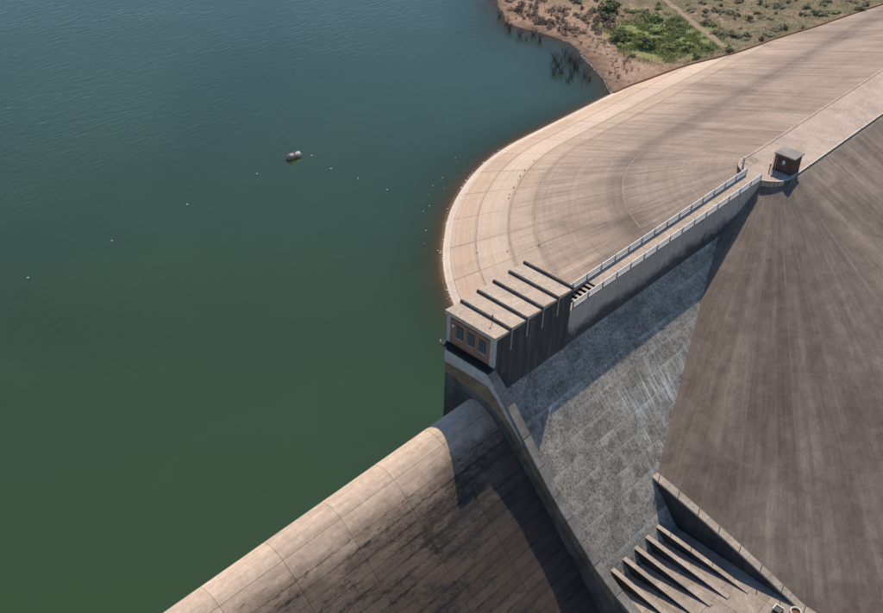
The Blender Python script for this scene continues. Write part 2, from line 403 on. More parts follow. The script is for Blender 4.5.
def lin(a, b, n): return [a + (b - a) * i / n for i in range(n + 1)]

# ------------------------------------------------------------------ ground, bank and water
WZ = -14.0
SHORE = [(40, 70), (49.6, 80.6), (58.4, 87.3), (69, 94.1), (74.2, 97.1), (79.2, 96), (85, 95.9), (92.4, 95.4), (98.3, 100.4), (112, 112), (140, 128), (200, 150), (400, 220)]
RISE = [(-40, -5), (0, 0), (8, .3), (20, .9), (31, 1.9), (40, 3.0), (53, 3.9), (63, 5), (75, 6.2), (110, 10), (300, 22), (700, 40)]
def terr(x, y):
    d = x - interp(y, SHORE)
    d += 1.5 * mnoise.noise(Vector((x * 0.13, y * 0.13, 3.0)))
    h = interp(d, RISE)
    k = min(1, max(0, d / 10))
    return WZ + h + k * (0.30 * mnoise.noise(Vector((x * 0.22, y * 0.22, 0))) + 0.12 * mnoise.noise(Vector((x * 0.8, y * 0.8, 9))))
g = MB(); g.v = [(-3000, -3000, -38), (3000, -3000, -38), (3000, 3000, -38), (-3000, 3000, -38)]; g.f = [(0, 1, 2, 3)]
tag(g.build('ground', 'ground_dry'), 'dry valley floor far below the dam', None, None, 'structure')
xs = [50 + 1.2 * i for i in range(118)] + [192, 197, 205, 215, 230, 250, 280, 320, 380, 460, 600, 800]
ys = [18 + 1.2 * i for i in range(86)] + [122, 127, 135, 148, 165, 190, 230, 300, 400, 600]
t = MB(); t.grid([[((x, y, terr(x, y)), None) for x in xs] for y in ys])
tag(t.build('bank', 'soil', smooth=True), 'red earth lake bank with scrub and green turf', None, None, 'structure')

# upstream paved slope: crest edge, rounded nose, then straight
CX, CY, R0 = 53.0, 1.0, 4.0
DW = [(90, 46), (117, 46.5), (135, 47.5), (153, 49.7), (180, 52.5), (200, 54)]
def up(u, v, off=0.0):
    """u along the crest (negative round the nose), v down the slope (46 at the waterline)"""
    sl = 46 / 14.0; nx = 1 / math.hypot(1, sl); nz = sl * nx
    if u >= 0:
        return (CX + u, CY + R0 + v + nx * off, -v / sl + nz * off)
    th = math.radians(90) - u / 30.0
    k = interp(math.degrees(th), DW) / 46.0
    r = R0 + v * k + nx * off
    return (CX + r * math.cos(th), CY + r * math.sin(th), -v / sl + nz * off)
SLD = 0.44
def dn(u, v, off=0.0):
    nx = SLD / math.hypot(1, SLD); nz = 1 / math.hypot(1, SLD)
    if u >= 0: return (CX + u, -2.9 - v - nx * off, -SLD * v + nz * off)
    th = math.radians(270) + u / 30.0
    r = 3.9 + v + nx * off
    return (CX + r * math.cos(th), CY + r * math.sin(th), -SLD * v + nz * off)

# water
def depth_at(x, y):
    b = terr(x, y)
    if x >= CX: zs = -(y - 5) * 14 / 46
    else:
        r = math.hypot(x - CX, y - CY); th = math.degrees(math.atan2(y - CY, x - CX))
        zs = -14 * (r - R0) / (interp(th, DW) if th > 0 else 53)
    return WZ - max(b if x > 60 else -40, zs)
gx = [-8 + 1.0 * i for i in range(125)]; gy = [3 + 1.0 * i for i in range(117)]
gx = [-900, -300, -60] + gx + [140, 300, 1500]; gy = gy + [140, 220, 500, 3000]
wm = MB(); wm.grid([[((x, y, WZ), None) for x in gx] for y in gy])
me = wm.mesh('water'); at = me.attributes.new('depth', 'FLOAT', 'POINT')
for i, v in enumerate(me.vertices): at.data[i].value = max(0.0, min(20.0, depth_at(v.co.x, v.co.y))) if -20 < v.co.x < 135 and v.co.y < 125 else 20.0
wo_ = link('water', me, 'water'); tag(wo_, 'calm green reservoir water', None, None, 'structure')

def slab_patch(fn, u0, u1, v0, v1, nu, nv, gap, top, clip=None):
    s = MB(); us = lin(u0, u1, nu); vs_ = lin(v0, v1, nv)
    # keep joints the same width all the way round the fan
    rows = []; base = []
    for vv in vs_:
        g_ = gap * (30.0 / (R0 + max(v0, 3)) if u1 <= 0 else 1)
        row = []
        for k, uu in enumerate(us):
            uk = uu + (g_ / 2 if k == 0 else -g_ / 2 if k == nu else 0)
            vk = vv + (gap / 2 if vv == v0 else -gap / 2 if vv == v1 else 0)
            row.append((fn(uk, vk, top), (uk, vk)))
        rows.append(row); base.append([(fn(c[1][0], c[1][1], -0.03), c[1]) for c in row])
    A = s.grid(rows); B = [[s.vert(*c) for c in r] for r in base]
    for i in range(nv):
        s.f.append((A[i][0], A[i + 1][0], B[i + 1][0], B[i][0])); s.f.append((A[i][nu], B[i][nu], B[i + 1][nu], A[i + 1][nu]))
    for j in range(nu):
        s.f.append((A[0][j], B[0][j], B[0][j + 1], A[0][j + 1])); s.f.append((A[nv][j], A[nv][j + 1], B[nv][j + 1], B[nv][j]))
    return s
def fix_clip(me, planes):
    bm = bmesh.new(); bm.from_mesh(me)
    for co, no in planes: bmesh.ops.bisect_plane(bm, geom=bm.verts[:] + bm.edges[:] + bm.faces[:], plane_co=co, plane_no=no, clear_outer=True)
    ok = len(bm.faces) > 0
    bmesh.ops.recalc_face_normals(bm, faces=bm.faces); bm.to_mesh(me); bm.free(); return ok

UPV = [0, 9, 18.6, 25.5, 32, 36, 41, 44.9, 58]
us = [-46.5 + 5.167 * i for i in range(9)] + [11.0 * i for i in range(14)]
allu = lin(-48, 0, 48) + [5, 11, 22, 44, 88, 143, 250, 550]
ub = MB(); ub.grid([[(up(u, v), (u, v)) for u in allu] for v in (0, 9, 18, 27, 36, 46, 60, 75)])
ups = tag(ub.build('upstream_slope', 'joint_pale'), 'pale concrete paved slope curving round into the lake', None, None, 'structure')
for a, b in zip(us, us[1:]):
    for v0, v1 in zip(UPV, UPV[1:]):
        if a >= 0:
            # buried under the natural bank: not built
            zb = terr(CX + (a + b) / 2, 5 + v0)
            if a > 22 and zb > up(a, v0)[2] + 1.5: continue
        q = slab_patch(up, a, b, v0, v1, 5 if a < 0 else 2, 1 if v0 < 44 else 4, random.uniform(0.08, 0.20) if v0 < 44 else 0.012, 0.012 + random.uniform(-.006, .008))
        q.build('slab', 'up', ups)
# downstream paved slope, cut off along the basin wall
WA, WB = Vector((2.75, -14.0, 0)), Vector((1.5, -38.2, 0))
wd = (WB - WA).normalized(); wn = Vector((wd.y, -wd.x, 0))
if wn.x > 0: wn = -wn
cl = [(WA, wn)]
alld = lin(-47, 0, 47) + [4, 11, 22, 44, 88, 200, 550]
db = MB(); db.grid([[(dn(u, v), (u, v)) for u in alld] for v in (0, 4.2, 17.5, 30.8, 44, 57.3, 70, 82)])
me = db.mesh('downstream_slope'); fix_clip(me, cl)
dns = tag(link('downstream_slope', me, 'joint_mid'), 'dark weathered concrete slope fanning out below the crest', None, None, 'structure')
du = [-46 + 4.6 * i for i in range(11)] + [9.2 * (i + 1) for i in range(6)]
for a, b in zip(du, du[1:]):
    for v0, v1 in zip((0.6, 4.2, 17.5, 30.8, 44, 57.3, 70), (4.2, 17.5, 30.8, 44, 57.3, 70, 82)):
        q = slab_patch(dn, a, b, v0, v1, 6 if a < 0 else 2, 2, random.uniform(0.04, 0.08), 0.006 + random.uniform(-.003, .006))
        me = q.mesh('slab')
        if fix_clip(me, cl): link('slab', me, 'down', dns)

# crest road and its edges
cp = [(46.9, -.1), (47.6, -1.5), (48.8, -2.6), (50.5, -2.95), (56, -2.95), (600, -2.95)]
cq = [(600, 5.05), (54, 5.25), (50.3, 5.5), (48.3, 4.6), (47.0, 2.7)]
tag(MB().prism_z(cp + cq, -3.0, 0.03).build('crest_road', 'road'), 'pale gravel road along the embankment crest', None, None, 'structure')
def strip(path, wdt, z0, z1):
    s = MB(); L = []; Rr = []
    for i, p in enumerate(path):
        a = Vector(path[max(0, i - 1)]); b = Vector(path[min(len(path) - 1, i + 1)]); d = (b - a).normalized(); nrm = Vector((-d.y, d.x))
        L.append(Vector(p) + nrm * wdt / 2); Rr.append(Vector(p) - nrm * wdt / 2)
    for i in range(len(path) - 1):
        a = len(s.v); P = [L[i], Rr[i], Rr[i + 1], L[i + 1]]
        s.v += [(p.x, p.y, z0) for p in P] + [(p.x, p.y, z1) for p in P]
        s.f += [(a, a + 1, a + 2, a + 3), (a + 4, a + 7, a + 6, a + 5), (a, a + 4, a + 5, a + 1), (a + 3, a + 2, a + 6, a + 7)]
        if i == 0: s.f.append((a, a + 3, a + 7, a + 4)[:0] or (a, a + 1, a + 5, a + 4))
    bmx = s; return bmx
kerb = root('crest_kerb', 'pale concrete kerb curving past the brick hut along the crest edge', 'kerb')
arc = []
for i in range(9):
    tt = i / 8; arc.append((46.95 + 3.6 * tt ** 1.3, -.15 - 2.8 * math.sin(tt * math.pi / 2)))
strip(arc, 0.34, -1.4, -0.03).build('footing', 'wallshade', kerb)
strip(arc, 0.28, -0.025, 0.14).build('kerb_stone', 'kerbc', kerb)
for i in range(16):
    x0 = 50.6 + i * 6.0; strip([(x0, -2.97), (x0 + 5.9, -2.97)], 0.26, -0.6, 0.20).build('kerb_stone', 'kerbc', kerb)
edge = root('edge_beam', 'low concrete edge strip along the lake side of the crest road', 'kerb')
strip([(47.0, 2.95), (48.2, 4.55), (49.4, 5.25), (50.6, 5.5), (54, 5.35)], 0.42, -0.5, 0.13).build('beam', 'road', edge)
for i in range(18):
    x0 = 54.05 + i * 7.0; strip([(x0, 5.3), (x0 + 6.92, 5.27)], 0.40, -0.5, 0.12).build('beam', 'road', edge)

# ------------------------------------------------------------------ gravity dam
ZB, FM = -5.5, 1.1
dam = root('concrete_dam', 'grey concrete gravity dam with walkway along its crest', 'dam')
fo = 0.008
MB().prism_x([(2.6, -2.2), (2.6, -37), (-28.64, -37), (0.0, ZB - fo * 1.5), (0.14, ZB), (0.14, -2.2)], -14.9, 50).build('body', 'joint_lime', dam)
MB().box(6.1, 47, .22, 2.6, -2.2, -.17).build('body', 'joint_dark', dam)
MB().box(-.7, 6.1, .22, .94, -2.2, -.17).build('body', 'joint_dark', dam)
MB().box(-.7, 6.1, 2.37, 2.6, -2.2, -.17).build('body', 'joint_dark', dam)
MB().box(-0.7, 6.1, 2.36, 2.72, -0.16, 0.03).build('deck', 'deck', dam, 0.02)
MB().box(-0.7, 6.1, -0.06, 0.95, -0.16, 0.03).build('deck', 'deck', dam, 0.02)
x = 6.1
while x < 46.5:
    x1 = min(x + 6.0, 47.2); MB().box(x + .015, x1 - .015, -0.06, 2.72, -0.16, 0.03 + random.uniform(-.006, .006)).build('deck', 'deck', dam, 0.02); x = x1
# stair well in the deck beside the gatehouse
MB().box(-0.69, 6.09, 0.96, 2.35, -2.2, -2.1).build('stair_floor', 'black_grating', dam)
for i in range(8):
    x1 = 5.72 - i * 0.78; z1 = -0.02 - i * 0.15
    MB().box(x1 - 0.42, x1, 0.97, 2.34, z1 - 0.07, z1).build('step', 'deck', dam, 0.01)
# vertical crest wall under the walkway: cast bay by bay
x = -0.66
while x < 46.6:
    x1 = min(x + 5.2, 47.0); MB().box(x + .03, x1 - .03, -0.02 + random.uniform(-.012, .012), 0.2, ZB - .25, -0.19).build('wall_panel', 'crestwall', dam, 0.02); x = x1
# sloping downstream face: lifts and bays
nl = 12; sl_len = 30.5; fdir = Vector((0, -1, -FM)).normalized(); fnor = Vector((0, -FM, 1)).normalized()
for r in range(nl):
    s0, s1 = r * sl_len / nl, (r + 1) * sl_len / nl
    zz = ZB + fdir.z * s0; yy = fdir.y * s0
    rr = zz / -SLD + 3.9; xi = CX - math.sqrt(max(1, rr * rr - (yy - CY) ** 2))
    x = -14.8; k = 0
    while x < min(xi + 2, 47):
        L = 3.3 if not (k == 0 and r % 2) else 1.65
        x1 = x + L; pr = random.uniform(.004, .022); ga = random.choice((.03, .04, .06)); gv = 0.014
        s = MB(); base = Vector((0, 0, ZB))
        P = []
        for off in (-0.1, pr):
            for (xx, ss) in ((x + gv, s0 + ga), (x1 - gv, s0 + ga), (x1 - gv, s1 - ga), (x + gv, s1 - ga)):
                q = base + fdir * ss + fnor * off; P.append((xx, q.y, q.z))
        for pp in P: s.vert(pp)
        s.f = [(0, 3, 2, 1), (4, 5, 6, 7), (0, 1, 5, 4), (1, 2, 6, 5), (2, 3, 7, 6), (3, 0, 4, 7)]
        s.build('face_block', 'face', dam, 0.012)
        x = x1; k += 1

# ------------------------------------------------------------------ spillway
SP = [(3.35, -10.6), (3.35, -9.4), (3.3, -8.3), (3.0, -7.2), (2.5, -6.5), (1.8, -6.14), (1.0, -6.05), (0.2, -6.24), (-0.7, -6.68), (-1.7, -7.4), (-3.0, -8.5), (-4.8, -10.2), (-7.4, -12.75), (-10.2, -15.7), (-13, -18.9), (-16.3, -22.4), (-21, -27.9), (-25.5, -32.6), (-29, -35), (-33, -36.2), (-60, -36.6)]
def catmull(P, n=8):
    o = []
    for i in range(1, len(P) - 2):
        a, b, c, d = (Vector(q) for q in P[i - 1:i + 3])
        for k in range(n):
            t_ = k / n
            o.append(0.5 * ((2 * b) + (c - a) * t_ + (2 * a - 5 * b + 4 * c - d) * t_ ** 2 + (3 * b - a - 3 * c + d) * t_ ** 3))
    o.append(Vector(P[-2])); return o
prof = catmull(SP)
arcl = [0.0]
for a, b in zip(prof, prof[1:]): arcl.append(arcl[-1] + (b - a).length)
def sp_at(s):
    s = max(0, min(arcl[-1] - 1e-4, s))
    for i in range(len(arcl) - 1):
        if s <= arcl[i + 1]:
            k = (s - arcl[i]) / (arcl[i + 1] - arcl[i]); p = prof[i].lerp(prof[i + 1], k); d = (prof[i + 1] - prof[i]).normalized(); break
    n_ = Vector((d.y, -d.x))
    return p, n_
spill = root('spillway', 'broad rounded concrete spillway stained black, running out at lower left', 'spillway')
core = [(sp_at(s)[0] - sp_at(s)[1] * 0.05) for s in lin(0, arcl[-1] - .01, 60)]
MB().prism_x([(3.25, -39)] + [(p.x, p.y) for p in core] + [(-60, -39)], -420, -16.3).build('core', 'joint_dark', spill)
rows = [0.0, 2.0, 6.4, 8.9]
while rows[-1] < 42: rows.append(rows[-1] + 1.35)
for r, (s0, s1) in enumerate(zip(rows, rows[1:])):
    x1 = -16.24; k = 0
    while x1 > -78:
        L = 7.9; x0 = x1 - L
        n_ = 10 if s0 < 10 else 3
        ga = 0.02; pr = random.uniform(-.012, .018); s = MB(); A = []; B = []
        for ss in lin(s0 + ga, s1 - ga, n_):
            p, nn = sp_at(ss); q = p + nn * pr; b = p - nn * 0.1
            A.append((s.vert((x0 + ga, q.x, q.y), (x0, ss)), s.vert((x1 - ga, q.x, q.y), (x1, ss)))); B.append((s.vert((x0 + ga, b.x, b.y), (x0, ss)), s.vert((x1 - ga, b.x, b.y), (x1, ss))))
        for i in range(n_):
            s.f.append((A[i][0], A[i][1], A[i + 1][1], A[i + 1][0])); s.f.append((A[i][0], A[i + 1][0], B[i + 1][0], B[i][0])); s.f.append((A[i][1], B[i][1], B[i + 1][1], A[i + 1][1]))
        s.f.append((A[0][0], B[0][0], B[0][1], A[0][1])); s.f.append((A[n_][0], A[n_][1], B[n_][1], B[n_][0]))
        s.build('crest_block' if s0 < 7 else 'chute_block', 'spill', spill)
        x1 = x0; k += 1

# ------------------------------------------------------------------ training wall between spillway and dam
tw = root('training_wall', 'stepped-down concrete side wall descending beside the spillway', 'wall')
top = [(6.7, -1.1), (-0.15, -1.05), (-3.3, -4.15), (-6.15, -7.55), (-11.4, -13.6), (-18.2, -20.0), (-21.8, -22.4), (-26, -24.3), (-60, -24.6)]
MB().prism_x([(6.7, -38)] + top + [(-60, -38)], -16.2, -15.0).build('wall', 'pier', tw)
cap = [(-0.15, -1.03), (-3.3, -4.12), (-6.15, -7.5), (-11.4, -13.55), (-18.2, -19.95), (-21.8, -22.35), (-26, -24.25), (-60, -24.55)]
for i in range(len(cap) - 1):
    a, b = Vector(cap[i]), Vector(cap[i + 1]); n_ = max(1, int((b - a).length / 3.0)) if i < 6 else 6
    for k in range(n_):
        p, q = a.lerp(b, (k + .01) / n_), a.lerp(b, (k + .99) / n_); dz = random.uniform(.0, .07)
        MB().prism_x([(p.x, p.y - .5), (p.x, p.y + dz), (q.x, q.y + dz), (q.x, q.y - .5)], -16.23, -14.9).build('coping', 'traintop', tw, 0.02)
def band(z_hi, z_lo, px, mat, name):
    lo = [(6.74, z_lo), (-0.3, z_lo + .05)]; hi = [(6.74, z_hi), (-0.12, z_hi)]
    MB().prism_x(hi + [(-3.25, -4.4 + (z_hi + 1.15)), (-6.1, -7.8 + (z_hi + 1.15) * 1.0), (-6.1, -8.2 + (z_hi + 1.15)), (-3.4, -5.0 + (z_lo + 2.9) * .7 + (z_hi + 1.15) * .6), (-0.6, z_lo - .05), (6.74, z_lo)], px, -16.1).build(name, mat, tw)
MB().prism_x([(6.74, -1.14), (-0.13, -1.12), (-3.2, -4.62), (-6.0, -8.0), (-6.15, -8.4), (-3.2, -5.55), (-1.6, -3.75), (-0.3, -2.75), (3, -2.75), (6.74, -2.98)], -16.29, -16.1).build('pale_band', 'pale_band', tw)
MB().prism_x([(6.72, -3.02), (3, -2.79), (-0.3, -2.79), (-1.6, -3.8), (-3.2, -5.6), (-6.15, -8.45), (-11.4, -14.1), (-18.2, -20.5), (-21.8, -22.9), (-21.8, -24.0), (-15.9, -19.2), (-12.4, -15.8), (-9, -12.4), (-5.6, -9.0), (-2.95, -6.6), (-0.5, -5.2), (1.7, -5.0), (3.6, -4.75), (6.72, -4.45)], -16.26, -16.1).build('rust_band', 'rust_band', tw)

# ------------------------------------------------------------------ gatehouse
gh = root('gatehouse', 'flat-roofed concrete and brick gatehouse at the end of the walkway', 'building')
MB().box(-15.2, -0.8, 2.6, 7.2, -37, -0.5).build('foundation', 'pier', gh)
x = -15.3
for i in range(5):
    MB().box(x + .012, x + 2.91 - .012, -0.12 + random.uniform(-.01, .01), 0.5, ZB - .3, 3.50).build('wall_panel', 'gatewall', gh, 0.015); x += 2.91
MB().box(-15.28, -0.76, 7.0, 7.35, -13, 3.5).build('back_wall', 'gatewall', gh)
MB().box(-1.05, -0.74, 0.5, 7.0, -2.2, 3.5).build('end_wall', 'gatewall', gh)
MB().box(-15.30, -15.0, 0.5, 7.0, -0.6, 3.5).build('brick_wall', 'brick_orange', gh)
for y0, y1 in ((-0.14, 0.52), (6.85, 7.38)): MB().box(-15.40, -14.95, y0, y1, -0.6, 3.48).build('pilaster', 'pale_band', gh, 0.02)
MB().box(-15.37, -15.0, 0.53, 6.84, 3.1, 3.48).build('lintel', 'gatewall', gh)
for yc in (1.75, 3.55, 5.35):
    wi = MB().box(-15.36, -15.28, yc - .52, yc + .52, 0.75, 2.45).build('window', 'dark_steel', gh)
    for a, b in ((-.46, -.03), (.03, .46)):
        MB().box(-15.385, -15.35, yc + a, yc + b, 0.82, 1.75).build('pane', 'glass', wi)
        MB().box(-15.385, -15.35, yc + a, yc + b, 1.80, 2.38).build('pane', 'glass', wi)
    MB().box(-15.48, -15.28, yc - .6, yc + .6, 0.62, 0.74).build('sill', 'pale_band', wi)
lm = MB().tube((-15.3, 6.1, 2.62), (-15.62, 6.1, 2.55), .05, n=6).build('lamp_arm', 'grey_steel', gh)
sgl = bmesh.new(); bmesh.ops.create_icosphere(sgl, subdivisions=2, radius=.2); mel = bpy.data.meshes.new('lamp_globe'); sgl.to_mesh(mel); sgl.free()
lg = link('lamp_globe', mel, 'white_paint', lm); lg.location = (-15.66, 6.1, 2.45)
# saw-tooth roof slabs, each stepping up from the one before
for i in range(5):
    x0 = -15.62 + i * 2.95; x1 = x0 + 2.95
    s = MB(); s.prism_x([(0, 0), (0, 1), (1, 1), (1, 0)], 0, 1)
    y0, y1 = -0.32, 7.55; zt0, zt1 = 4.07, 3.78
    s.v = [(x0, y0, 3.5), (x0, y0, zt0), (x0, y1, zt0), (x0, y1, 3.5), (x1, y0, 3.5), (x1, y0, zt1), (x1, y1, zt1), (x1, y1, 3.5)]
    s.build('roof_slab', 'roofc', gh, 0.012)
    MB().box(x1 - .30, x1 - .005, y0 - .03, y1 + .03, 3.45, 4.085).build('roof_beam', 'gatewall', gh, 0.012)
for i in range(4): MB().tube((-12.42 + i * 2.93, -0.2, 3.4), (-12.42 + i * 2.93, -0.2, 0.7 + 0.3 * (i % 2)), 0.085, n=8).build('downpipe', 'pale_band', gh)
MB().tube((-13.6, 1.9, 3.9), (-13.6, 1.9, 5.0), .035, n=6).tube((-13.6, 1.9, 5.0), (-13.6, 1.9, 5.22), .10, n=8).build('roof_vent', 'dark_steel', gh)
# black steel ledge under the brick front
lgd = tag(MB().box(-16.32, -15.42, -0.25, 7.65, -0.78, -0.62).build('ledge', 'black_grating', gh, 0.02))
for yy in (0.3, 2.6, 4.9, 7.2): MB().box(-16.1, -15.44, yy - .06, yy + .06, -1.06, -0.79).build('bracket', 'black_grating', lgd)
MB().tube((-16.25, 7.55, -0.62), (-16.25, 7.55, -0.2), .07, n=8).build('lamp_stub', 'white_paint', lgd)

# ------------------------------------------------------------------ railings
def railing(y, label):
    rt = root('walkway_railing', label, 'railing', 'railings along the walkway')
    xs_ = [0.0 + 3.12 * i for i in range(16)]
    pm = MB().box(-.07, .07, -.07, .07, 0.03, 1.14).mesh('post'); pm.materials.append(M['grey_steel'])
    for x in xs_:
        o = link('post', pm, None, rt); o.location = (x, y, 0)
    def rm(nm, z0, z1, t_, mat):
        b = MB().box(0.10, 3.02, -t_, t_, z0, z1); q = b.mesh(nm); q.materials.append(M[mat]); return q
    parts = [rm('top_rail', 0.98, 1.12, .075, 'rail_white'), rm('bottom_rail', 0.12, 0.26, .075, 'rail_white'), rm('mid_rail', 0.60, 0.68, .04, 'rail_white')]
    bb = MB()
    for i in range(10): bb.box(.20 + i * .28, .25 + i * .28, -.025, .025, .26, .98)
    q = bb.mesh('balusters'); q.materials.append(M['rail_infill']); parts.append(q)
    for x in xs_[:-1]:
        for q in parts:
            o = link(q.name.split('.')[0], q, None, rt); o.location = (x, y, 0)
    return rt
railing(0.06, 'white panelled railing on the downstream edge of the walkway, above the shaded wall')
railing(2.58, 'white panelled railing on the lake side of the walkway, against the paved slope')

# ------------------------------------------------------------------ brick hut on the crest
hut = root('brick_hut', 'small dark brick hut with flat concrete roof on the crest', 'hut', None, (51.35, -2.55, 0.03))
MB().box(0, .22, 0, 3.1, 0, 2.75).build('wall', 'brick_dark', hut)
MB().box(.22, 2.6, 0, .22, 0, 2.75).build('wall', 'brick_dark', hut)
MB().box(2.38, 2.6, .22, 3.1, 0, 2.75).build('wall', 'brick_dark', hut)
MB().box(.22, 2.38, 2.88, 3.1, 0, 2.75).build('wall', 'brick_dark', hut)
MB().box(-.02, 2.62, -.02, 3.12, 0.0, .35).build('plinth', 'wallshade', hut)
MB().box(-.22, 2.8, -.22, 3.3, 2.76, 2.98).build('roof', 'hutroof', hut, 0.03)
wi = MB().box(-.03, .05, 1.15, 1.95, 1.35, 2.2).build('window', 'dark_steel', hut)
MB().box(-.045, 0, 1.32, 1.78, 1.5, 2.04).build('pane', 'foam', wi)
MB().box(-.10, .05, 1.12, 1.98, 1.25, 1.345).build('sill', 'hutroof', wi)
MB().box(0.9, 1.5, -.03, .05, 1.5, 2.1).build('window', 'dark_steel', hut)
for yy in (2.72, 3.2): MB().tube((-.09, yy, 0.05), (-.09, yy, 2.75), .05, n=8).build('downpipe', 'pale_band', hut)
po = root('signpost', 'short dark post standing in front of the brick hut', 'post', None, (50.3, 0.55, 0.03))
MB().tube((0, 0, 0), (0, 0, 1.2), .09, .08, 8).build('shaft', 'dark_steel', po); MB().box(-.16, .16, -.06, .06, .95, 1.3).build('box', 'dark_steel', po)
mp = root('marker_post', 'pale yellow marker post at the lake-side end of the railing', 'post', None, (48.7, 4.2, 0.03))
MB().tube((0, 0, -.5), (.05, 0.05, 1.25), .17, .14, 10).build('shaft', 'pale_band', mp); MB().tube((.05, .05, 1.25), (.06, .06, 1.62), .2, .16, 10).build('cap', 'yellowish', mp)

# ------------------------------------------------------------------ basin: apron, ribs and sloping wall
ap = root('apron', 'pale concrete apron floor below the dam face', 'apron')
def fz(y): return interp(-y, [(17, -26.95), (20, -26.85), (29, -26.5), (36, -26.4), (80, -26.4)])
MB().prism_x([(-17, -38)] + [(y, fz(y) - .05) for y in (-17, -20, -29, -36, -75)] + [(-75, -38)], -14.95, 2.2).build('base', 'joint_dark', ap)
yb = [-18.2, -24, -29, -34, -40, -47, -55, -65]
for a, b in zip(yb, yb[1:]):
    for x0, x1 in zip((-14.9, -9.75, -4.75, -0.8), (-9.75, -4.75, -0.8, 2.1)):
        y = lin(a - .02, b + .02, 2); pr = random.uniform(-.006, .01)
        MB().prism_x([(q, fz(q) - .06) for q in reversed(y)] + [(q, fz(q) + pr) for q in y], x0 + .02, x1 - .02).build('floor_slab', 'apron', ap)
ribs = [(-11, -26.3), (-8.5, -28.5), (-6, -29.3), (-3.5, -30.3), (-1.0, -31.6)]
names = ['leftmost low rib wall on the apron, nearest the spillway', 'second low rib wall from the spillway on the apron', 'middle of the five low rib walls on the apron', 'fourth low rib wall from the spillway, long shadow beside it', 'low rib wall on the apron nearest the sloping basin wall, mostly in shade']
for (x, ye), lb in zip(ribs, names):
    o = root('rib_wall', lb, 'wall', 'rib walls on the apron')
    MB().prism_x([(-17.2, -27.5), (-17.2, -25.22), (-18.3, -25.32), (ye, fz(ye) + .03), (ye, fz(ye) - .3)], x - .32, x + .32).build('wall', 'wallshade', o)  # dark material paints in the shaded rib flanks
    MB().prism_x([(-17.2, -25.21), (-17.2, -25.14), (-18.3, -25.24), (ye - .04, fz(ye) + .12), (ye - .04, fz(ye) + .04), (-18.3, -25.31)], x - .34, x + .34).build('coping', 'walltop', o)  # pale strip puts the sunlit rib top into the colour
bw = root('basin_wall', 'long sloping retaining wall with pale coping beside the apron', 'wall')
def wpt(y, side):
    k = (y + 14) / (-38.2 + 14); x = 2.15 + (1.0 - 2.15) * k + side * (1.15 - .2 * k)
    return x
def wz(y):
    x = wpt(y, .5); return -SLD * (math.hypot(x - CX, y - CY) - 3.9) + 0.12
yw = [-13.4, -16.6, -19.8, -23.0, -26.2, -29.4, -32.6, -35.8, -39.0, -42.2, -45.4]
for i, (a, b) in enumerate(zip(yw, yw[1:])):
    for nm, z_, mt, ex in (('wall_panel', -38, 'wallshade', 0.0), ('coping', None, 'walltop', 0.05)):  # panels coloured dark for the wall's shaded side
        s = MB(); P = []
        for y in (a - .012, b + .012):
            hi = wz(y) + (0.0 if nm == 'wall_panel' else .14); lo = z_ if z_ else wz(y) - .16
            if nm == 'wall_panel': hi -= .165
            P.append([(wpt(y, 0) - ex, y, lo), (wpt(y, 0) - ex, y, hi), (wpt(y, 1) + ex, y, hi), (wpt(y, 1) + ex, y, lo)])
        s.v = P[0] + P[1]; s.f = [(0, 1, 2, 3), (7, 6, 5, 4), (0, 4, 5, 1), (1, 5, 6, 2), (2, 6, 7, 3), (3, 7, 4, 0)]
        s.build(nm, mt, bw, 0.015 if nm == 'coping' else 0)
for i in range(8):
    y = -15.2 - i * 3.25; x = wpt(y, .12); z = wz(y) + .14
    MB().tube((x, y, z - .02), (x, y, z + 1.15), .05, n=6).build('stanchion', 'dark_steel', bw)
hb = root('hatch_box', 'small open hatch box with a white rim at the foot of the basin wall', 'hatch', None, (-1.05, -35.6, fz(-35.6)))
MB().box(-.45, .45, -.5, .5, 0, .35).build('body', 'dark_steel', hb, 0.02); MB().box(-.5, .5, .42, .56, .0, .5).build('rim', 'white_paint', hb)
MB().box(.42, .54, -.5, .41, .0, .46).build('rim', 'white_paint', hb)
mh = root('manhole_ring', 'round concrete ring with a rusty red lid near the end of the basin wall', 'manhole', None, (0.05, -37.35, fz(-37.3)))
s = MB(); n = 20
for k in range(n):
    c, q = math.cos(2 * math.pi * k / n), math.sin(2 * math.pi * k / n)
    for r, z in ((.72, 0), (.72, .55), (.54, .55), (.54, .2)): s.v.append((c * r, q * r, z))
for k in range(n):
    j = (k + 1) % n
    for i in range(3): s.f.append((4 * k + i, 4 * j + i, 4 * j + i + 1, 4 * k + i + 1))
s.build('ring', 'kerbc', mh); MB().tube((0, 0, .18), (0, 0, .3), .53, n=20).build('lid', 'rust', mh)

# ------------------------------------------------------------------ floating things
tk = root('floating_tank', 'weathered cylindrical steel tank floating out on the lake', 'tank', None, (16.2, 75.2, WZ))
s = MB(); n = 18; prf = [(-1.45, 0.0), (-1.40, .34), (-1.25, .55), (-1.05, .64), (1.05, .64), (1.25, .55), (1.40, .34), (1.45, 0.0)]
for a, r in prf:
    for k in range(n): s.v.append((a, math.cos(2 * math.pi * k / n) * max(r, .01), math.sin(2 * math.pi * k / n) * max(r, .01) + .28))
for i in range(len(prf) - 1):
    for k in range(n): s.f.append((i * n + k, i * n + (k + 1) % n, (i + 1) * n + (k + 1) % n, (i + 1) * n + k))
tb = s.build('body', 'tank_paint', tk, 0, True, True)
for a in (-1.06, 0.0): MB().tube((a - .05, 0, .28), (a + .05, 0, .28), .67, n=18).build('hoop', 'rust', tk)
MB().tube((.75, 0, .28), (1.2, 0, .28), .665, .60, n=18).build('end_band', 'white_paint', tk)
MB().tube((.2, 0, .9), (.2, 0, 1.08), .14, n=10).build('hatch', 'rust', tk)
